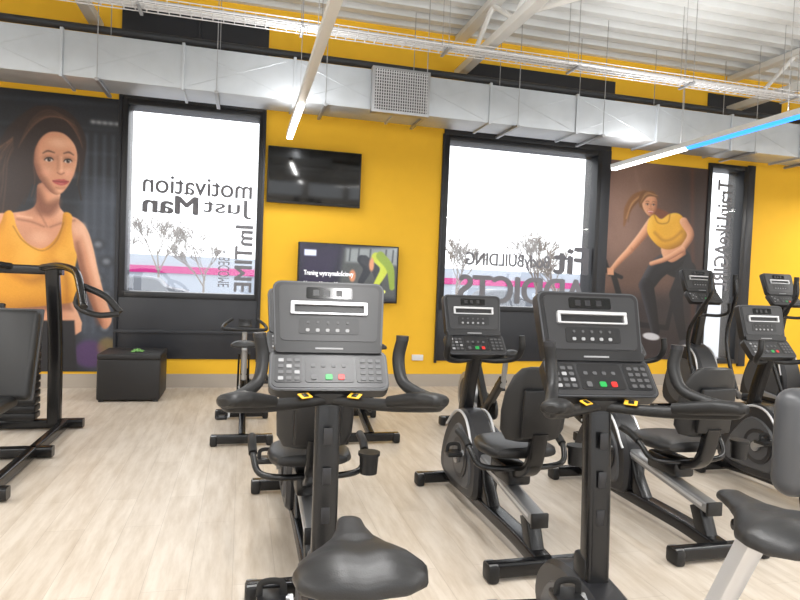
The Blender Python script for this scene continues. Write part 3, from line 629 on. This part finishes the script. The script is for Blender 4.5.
g.rtube('frame',[(0,-.1,.40),(0,.05,.70),(0,.06,.95)],.06,.04,BLM);g.box('back_pad',(0,-.02,.97),(.46,.12,.36),GRY,.058,seg=6)
g.place((1.95,1.62,0))
# ------------------------------------------------------------------ chest press machine at left
g=G('chest_press_machine')
g.rtube('base_frame',[(.32,-.95,.05),(.30,.9,.05)],.07,.08,BLM,k=1);g.rtube('base_frame',[(-.32,-.95,.05),(-.30,.9,.05)],.07,.08,BLM,k=1)
for y in (-.92,0,.92): g.rtube('base_frame',[(-.42,y,.05),(.45,y,.05)],.08,.08,BLM,k=1)
g.rtube('upright_post',[(.22,.88,.05),(.22,.86,.8),(.20,.80,1.44)],.11,.08,BLM);g.rtube('upright_post',[(-.3,.9,.05),(-.3,.86,1.42)],.11,.08,BLM)
g.rtube('upright_post',[(-.42,.82,1.42),(.28,.82,1.42)],.08,.08,BLM,k=1)
g.box('weight_stack',(-.05,.86,.5),(.26,.14,.8),DGR,.01)
for i in range(12): g.box('weight_stack',(-.05,.86,.14+i*.065),(.28,.16,.052),BLK,.006)
g.rtube('seat_support',[(0,-.05,.06),(0,-.05,.42)],.08,.08,BLM,k=1);g.box('seat_pad',(0,-.22,.44),(.42,.46,.09),LEA,.035,seg=4)
g.rtube('seat_support',[(0,0,.4),(0,.12,.8),(0,.22,1.15)],.07,.05,BLM)
g.box('back_pad',(.08,.05,.78),(.46,.09,.68),LEA,.04,rot=(-14,0,-6),seg=4);g.box('back_pad',(.08,.10,.78),(.48,.03,.70),GRY,.012,rot=(-14,0,-6))
for s in (-1,1):
    g.tube('press_arms',[(s*.12,.80,1.44),(s*.30,.62,1.46),(s*.50,.30,1.42),(s*.60,.05,1.30),(s*.66,-.10,1.16)],.030,BLM,n=12)
    g.tube('press_arms',[(s*.58,.10,1.32),(s*.78,.02,1.24),(s*.90,-.02,1.12)],.026,RUB,n=12);g.tube('press_arms',[(s*.60,.06,1.30),(s*.58,.04,1.16),(s*.74,-.06,1.10),(s*.90,-.06,1.11)],.022,RUB,n=12)
g.place((-1.80,5.1,0))
g=G('ottoman')
OT=mat('black_leatherette',(34,33,34),.5,bump=.3,bscale=150)
g.box('body',(0,0,.245),(.65,.60,.45),OT,.02,seg=3);g.box('lid',(0,0,.495),(.655,.605,.07),OT,.02,seg=3)
for s in (-1,1):
    for t in (-1,1): g.box('feet',(s*.28,t*.26,.01),(.05,.05,.02),BLK,.003)
g.place((-1.17,7.47,0))
g=G('crumpled_cloth')
n=14;v=[];f=[]
for i in range(n):
    for j in range(n):
        r=math.hypot(i-6.5,j-6.5)/7;v.append(((i-6.5)*.010+random.uniform(-.004,.004),(j-6.5)*.012,.004+max(0,.03*(1-r)+random.uniform(-.012,.012))))
for i in range(n-1):
    for j in range(n-1): f.append([i*n+j,i*n+j+1,(i+1)*n+j+1,(i+1)*n+j])
g.add('crumpled_cloth',v,f,mat('green_cloth',(110,160,90),.8,noise=.6,nscale=60));g.place((-1.12,7.40,.53))
boxes('wall_socket',[(2.30,2.46,YW-.03,YW,.36,.44)],WHT,.006)

# ------------------------------------------------------------------ outside
boxes('ground_outside',[(-60,90,YW+.31,120,-.35,-.25)],mat('pale_asphalt',(168,170,174),.9,noise=.05))
MB=mat('magenta_band',(196,44,130),.6);BD=mat('blue_door',(130,144,180),.6)
boxes('service_building',[(-25,30,42,50,-.3,2.5,mat('pale_cladding',(178,186,198),.7)),(-25,30,41.9,42,1.35,1.8,MB),(-14,-8,41.9,42,-.3,1.2,BD),(6,10,41.9,42,-.3,1.2,BD)],None)
CARS=mat('grey_car_paint',(110,114,122),.3)
for x in (-7,-2.6,15,19.5):
    g=G('parked_car');g.prism('body',[(-.1,.1),(-.1,.6),(.7,.75),(1.2,1.15),(2.6,1.15),(3.2,.75),(4.0,.65),(4.05,.1)],-.8,.8,CARS,.08,k=3)
    for yy in (.7,3.2):
        for s in (-1,1): g.cyl('wheels',(s*.82,yy,.06),(s*.6,yy,.06),.31,RUB,n=20)
    g.place((x,30,0),90)
BK=mat('tree_bark',(140,130,123),.9)
def tree(x,y,h):
    g=G('bare_tree')
    def br(p,d,l,r,n):
        q=p+d*l;g.tube('bare_tree',[p,q],[r,max(r*.6,.010)],BK,n=4)
        if n==0: return
        for i in range(3):
            nd=(d+Vector((random.uniform(-.7,.7),random.uniform(-.7,.7),random.uniform(0,.35)))).normalized();br(p+d*l*random.uniform(.55,1),nd,l*random.uniform(.62,.82),max(r*.55,.011),n-1)
    br(Vector((0,0,-.3)),Vector((0,0,1)),h*.28,h*.018,6);g.place((x,y,0))
for x,y,h in ((-10,37,5.8),(-7.4,38,5.2),(-4.6,37,6.2),(-2.2,38,5.6),(13.0,36,6.0),(18,35,6.9),(20.6,37,6.0)): tree(x,y,h)

w=bpy.data.worlds.new('overcast_sky');bpy.context.scene.world=w;w.use_nodes=True;nt=w.node_tree;bg=nt.nodes['Background']
bg.inputs[0].default_value=(.94,.97,1,1);bg.inputs[1].default_value=2.5
try: bpy.context.scene.view_settings.view_transform='Standard'
except Exception: pass
R=(Matrix.Rotation(math.radians(-14.6),3,'Z')@Matrix.Rotation(math.radians(90-1.8),3,'X')@Matrix.Rotation(math.radians(2.3),3,'Z'))
c=bpy.data.cameras.new('camera');c.lens=609/800*36;c.clip_end=300;co=bpy.data.objects.new('camera',c);COL.objects.link(co)
co.matrix_world=Matrix.Translation((0,0,1.45))@R.to_4x4();bpy.context.scene.camera=co
